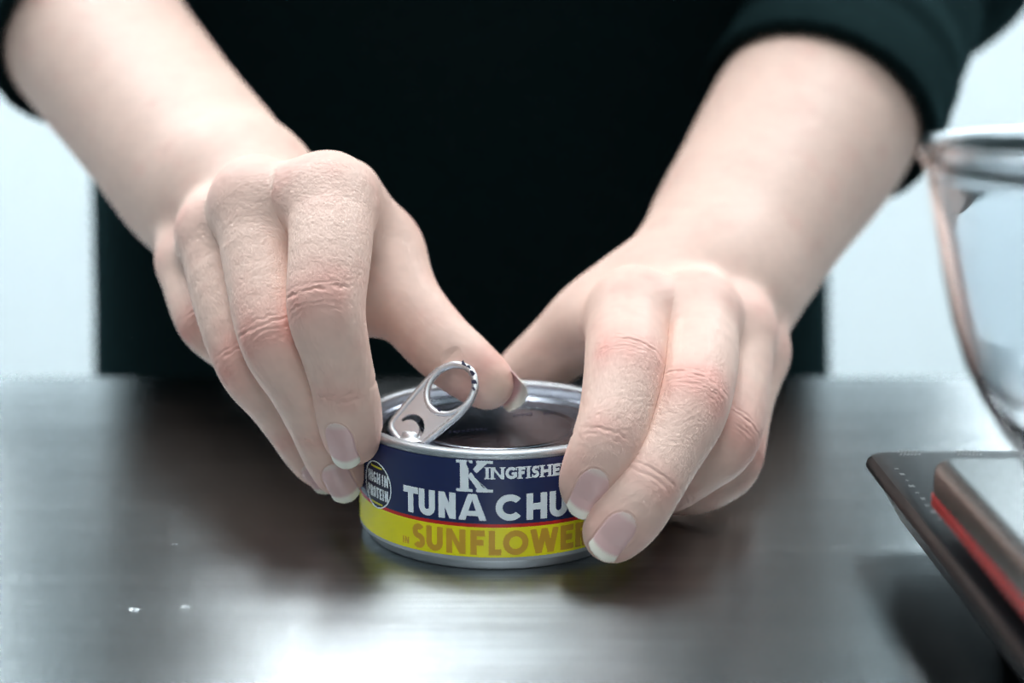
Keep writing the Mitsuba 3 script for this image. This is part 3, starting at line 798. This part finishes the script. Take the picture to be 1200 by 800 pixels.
    fine = meshkit.fbm(V * 420.0, 2, 8)
    pink = np.clip(pink, 0, 1) * (0.55 + 0.7 * mott) + 0.35 * np.clip(mott - 0.5, 0, 1) * 2
    pink = np.clip(pink, 0, 1)[:, None]
    col = SKIN * (1 - pink) + PINK * pink
    pale = np.clip(pale, 0, 1)[:, None] * 0.5
    col = col * (1 - pale) + PALE * pale
    return V, F, col * (0.95 + 0.10 * fine[:, None]), nails


def nail_mesh(c, t, n, b, hw, s0, s1, rn, skin):
    us, vs = np.linspace(-1, 1, 25), np.linspace(0, 1, 33)
    top, cols, flat = [], [], []
    for vq in vs:
        w = math.sqrt(max(1 - ((0.35 - vq) / 0.35) ** 2, 0)) if vq < 0.35 else 1.0
        for u in us:
            x = u * hw * max(w, 0.02)
            tip = (1 - abs(u) ** 2.4 * 0.30) if vq > 0.6 else 1.0
            vv = vq if vq <= 0.6 else 0.6 + (vq - 0.6) * tip
            s = s0 + (s1 - s0) * vv
            flat.append((s, x))
            white = np.clip((vv - 0.80 + 0.08 * u * u) / 0.07, 0, 1)
            moon = np.clip((0.16 - vv) / 0.1, 0, 1) * 0.4
            base = np.array(NAIL_RGB) * (1 - moon) + np.array(WHITE_RGB) * moon
            cols.append(base * (1 - white) + np.array(WHITE_RGB) * white)
    flat, cols = np.array(flat), np.array(cols)
    ground = c + flat[:, :1] * t + flat[:, 1:] * b
    h = np.full(len(flat), 2.2 * rn)
    for _ in range(24):
        h -= 0.9 * skin(ground + h[:, None] * n)
    h = np.where(np.isfinite(h) & (h > 0), h, 0).reshape(len(vs), len(us))
    bend = np.sqrt(np.maximum(rn * rn - flat[:, 1] ** 2, 0)).reshape(h.shape) - rn
    k = int(len(vs) * 0.62)
    mid = h[k, len(us) // 2]
    for i in range(len(vs)):
        line = mid + bend[i] - 0.00022 * max(i - k, 0) / (len(vs) - k) * 4
        h[i] = line if i >= k else np.maximum(h[i], line - 0.0004 * (1 - i / k))
    q = np.clip((np.arange(len(vs)) - k + 8) / 16, 0, 1)[:, None]
    h = h + 0.00012
    top = ground + h.reshape(-1, 1) * n
    low = top - n * 0.00045
    m, f = len(us), []
    g = len(top)
    for i in range(len(vs) - 1):
        for j in range(m - 1):
            q = [i * m + j, i * m + j + 1, (i + 1) * m + j + 1, (i + 1) * m + j]
            f += [[q[0], q[1], q[2]], [q[0], q[2], q[3]], [g + q[0], g + q[2], g + q[1]], [g + q[0], g + q[3], g + q[2]]]
    ring = [j for j in range(m)] + [i * m + m - 1 for i in range(1, len(vs))] + [(len(vs) - 1) * m + j for j in range(m - 2, -1, -1)] + [i * m for i in range(len(vs) - 2, 0, -1)]
    for i in range(len(ring)):
        a, q = ring[i], ring[(i + 1) % len(ring)]
        f += [[a, g + a, g + q], [a, g + q, q]]
    mesh = trimesh.Trimesh(np.vstack([top, low]), f, process=False)
    return mesh, np.vstack([cols, cols])


bodies, count = [], 0
for H in (RIGHT_HAND, LEFT_HAND):
    for use in (('index', 'ring', 'thumb'), ('middle', 'pinky')):
        V, F, C, nails = make_arm(H, 0.00085, use)
        bodies.append((V, F, C))
        for q in nails:
            m, c = nail_mesh(*q)
            key = 'person__fingernail' + (f'_{count:03d}' if count else '')
            scene[key] = mikit.ply(m, 'mat_nail', smooth=True, color=c)
            count += 1

# the covered body: torso, upper arms, neck, head and legs, one skin with the forearms; sweater, trousers and hair over it
EL, ER = np.array(RIGHT_HAND['arm'][-1][:3]), np.array(LEFT_HAND['arm'][-1][:3])
SL, SR = np.array([-0.170, 0.335, 0.385]), np.array([0.135, 0.335, 0.385])
MX = -0.019


def ellipse_tube(P, rows):
    """Rows (x, y, z, half width, half depth), bottom to top."""
    r = np.asarray(rows, float)
    z = np.clip(P[:, 2], r[0, 2], r[-1, 2])
    x, y, a, b = (np.interp(z, r[:, 2], r[:, k]) for k in (0, 1, 3, 4))
    q = np.sqrt(((P[:, 0] - x) / a) ** 2 + ((P[:, 1] - y) / b) ** 2)
    side = (q - 1) * np.minimum(a, b)
    return np.maximum(side, np.abs(P[:, 2] - z) - 0.0) if False else np.sqrt(np.maximum(side, 0) ** 2 + (P[:, 2] - z) ** 2) + np.minimum(side, 0)


TORSO = [(MX, 0.325, -0.10, 0.163, 0.105), (MX, 0.315, 0.0, 0.155, 0.098), (MX, 0.312, 0.08, 0.151, 0.095), (MX, 0.315, 0.18, 0.153, 0.100), (MX, 0.32, 0.28, 0.160, 0.105), (MX, 0.33, 0.37, 0.145, 0.085), (MX, 0.34, 0.42, 0.07, 0.05)]


def trunk(P, grow=0.0):
    d = ellipse_tube(P, TORSO)
    for E, S in ((EL, SL), (ER, SR)):
        d = smin(d, cone(P, E, S, 0.034, 0.042), 0.03)
    return d - grow


def head(P):
    d = cone(P, (MX, 0.345, 0.40), (MX, 0.335, 0.50), 0.042, 0.040)
    d = smin(d, cone(P, (MX, 0.335, 0.575), (MX, 0.350, 0.59), 0.066, 0.070), 0.02)
    d = smin(d, cone(P, (MX, 0.300, 0.535), (MX, 0.290, 0.505), 0.045, 0.022), 0.03)
    d = smin(d, cone(P, (MX, 0.268, 0.572), (MX, 0.258, 0.545), 0.005, 0.009), 0.012)
    for s in (-1, 1):
        d = smin(d, cone(P, (MX + s * 0.068, 0.345, 0.575), (MX + s * 0.070, 0.342, 0.545), 0.011, 0.007, (np.array([1.0, 0, 0]), 2.2)), 0.006)
        d = np.maximum(d, -cone(P, (MX + s * 0.024, 0.262, 0.577), (MX + s * 0.028, 0.262, 0.577), 0.009, 0.009))
        d = smin(d, cone(P, (MX + s * 0.024, 0.281, 0.577), (MX + s * 0.026, 0.281, 0.577), 0.011, 0.011), 0.002)
    return smin(d, cone(P, (MX - 0.014, 0.270, 0.517), (MX + 0.014, 0.270, 0.517), 0.006, 0.006), 0.006)


def legs(P):
    d = None
    for s in (-1, 1):
        e = Chain([(MX + s * 0.075, 0.325, -0.10, 0.085), (MX + s * 0.078, 0.32, -0.40, 0.055), (MX + s * 0.080, 0.335, -0.70, 0.036)], 0.01)(P)
        d = e if d is None else smin(d, e, 0.01)
    return d


def feet(P):
    d = None
    for s in (-1, 1):
        e = np.maximum(cone(P, (MX + s * 0.082, 0.345, -0.748), (MX + s * 0.095, 0.225, -0.752), 0.034, 0.030), FLOOR + 0.0005 - P[:, 2])
        d = e if d is None else np.minimum(d, e)
    return d


V, F = nets(lambda P: smin(smin(trunk(P), head(P), 0.03), np.minimum(legs(P), 9), 0.02), (-0.36, 0.14, -0.76), (0.34, 0.46, 0.69), 0.006, 4)
bodies.append((V, F, np.tile(SKIN, (len(V), 1))))
at = np.cumsum([0] + [len(b[0]) for b in bodies])
scene['person__body'] = mikit.ply((np.vstack([b[0] for b in bodies]), np.vstack([b[1] + a for b, a in zip(bodies, at)])), 'mat_skin', smooth=True, color=np.vstack([b[2] for b in bodies]))
tag('person__body', 'pale skin of bare forearms and hands')


def sweater(P):
    d = np.maximum(trunk(P, 0.007), -0.085 - P[:, 2])
    d = np.maximum(d, P[:, 2] - 0.425)
    for H in (RIGHT_HAND, LEFT_HAND):
        c, nrm, gap = np.array(H['hem'][:3]), np.array(H['hem'][3:6]), H['hem'][6]
        rows = [list(r) for r in H['arm'][2:]]
        tubec = Chain(rows, 0.004)
        q = tubec(P)
        along = (c - P) @ nrm
        fold = 0.0006 * (1 + np.sin(along * 300.0 + 2.5 * np.sin(P[:, 0] * 60.0 + P[:, 2] * 45.0))) * np.clip(along / 0.03 - 0.2, 0, 1)
        outer = q - gap - 0.0050 - fold
        d = smin(d, np.maximum(outer, -along), 0.008)
        d = np.maximum(d, -np.maximum(q - gap, along - 0.022))
        d = smin(d, cone(P, H['elbow'][:3], H['elbow'][:3] + np.array([0, 0, 0.001]), H['elbow'][3], H['elbow'][3]), 0.02)
    return d


V, F = nets(sweater, (-0.36, 0.06, -0.11), (0.36, 0.46, 0.45), 0.0022, 6)
V = relax(V, F, 3)
scene['person__sweater'] = mikit.ply((V, F), 'mat_sweater', smooth=True)
tag('person__sweater', 'black green long sleeved sweater pushed up the forearms')
V, F = nets(lambda P: np.maximum(np.maximum(smin(legs(P), ellipse_tube(P, TORSO) - 0.001, 0.02) - 0.006, P[:, 2] + 0.07), -0.735 - P[:, 2]), (-0.22, 0.18, -0.75), (0.19, 0.46, -0.05), 0.006, 4)
scene['person__trousers'] = mikit.ply((V, F), 'mat_trousers', smooth=True)
V, F = nets(feet, (-0.18, 0.16, -0.79), (0.14, 0.40, -0.69), 0.004, 4)
for key, side in (('person__shoe', V[F].mean(1)[:, 0] < MX), ('person__shoe_001', V[F].mean(1)[:, 0] >= MX)):
    m = trimesh.Trimesh(V, F[side], process=False)
    m.remove_unreferenced_vertices()
    scene[key] = mikit.ply(m, 'mat_rubber', smooth=True)
V, F = nets(lambda P: np.maximum(np.maximum(cone(P, (MX, 0.355, 0.60), (MX, 0.385, 0.56), 0.080, 0.065), -cone(P, (MX, 0.25, 0.555), (MX, 0.27, 0.50), 0.062, 0.06)), 0.47 - P[:, 2]), (-0.14, 0.22, 0.44), (0.10, 0.48, 0.70), 0.005, 4)
scene['person__hair'] = mikit.ply((V, F), 'mat_hair', smooth=True)
tag('person', 'person in black sweater gripping the tuna tin and lifting its ring pull', 'person')
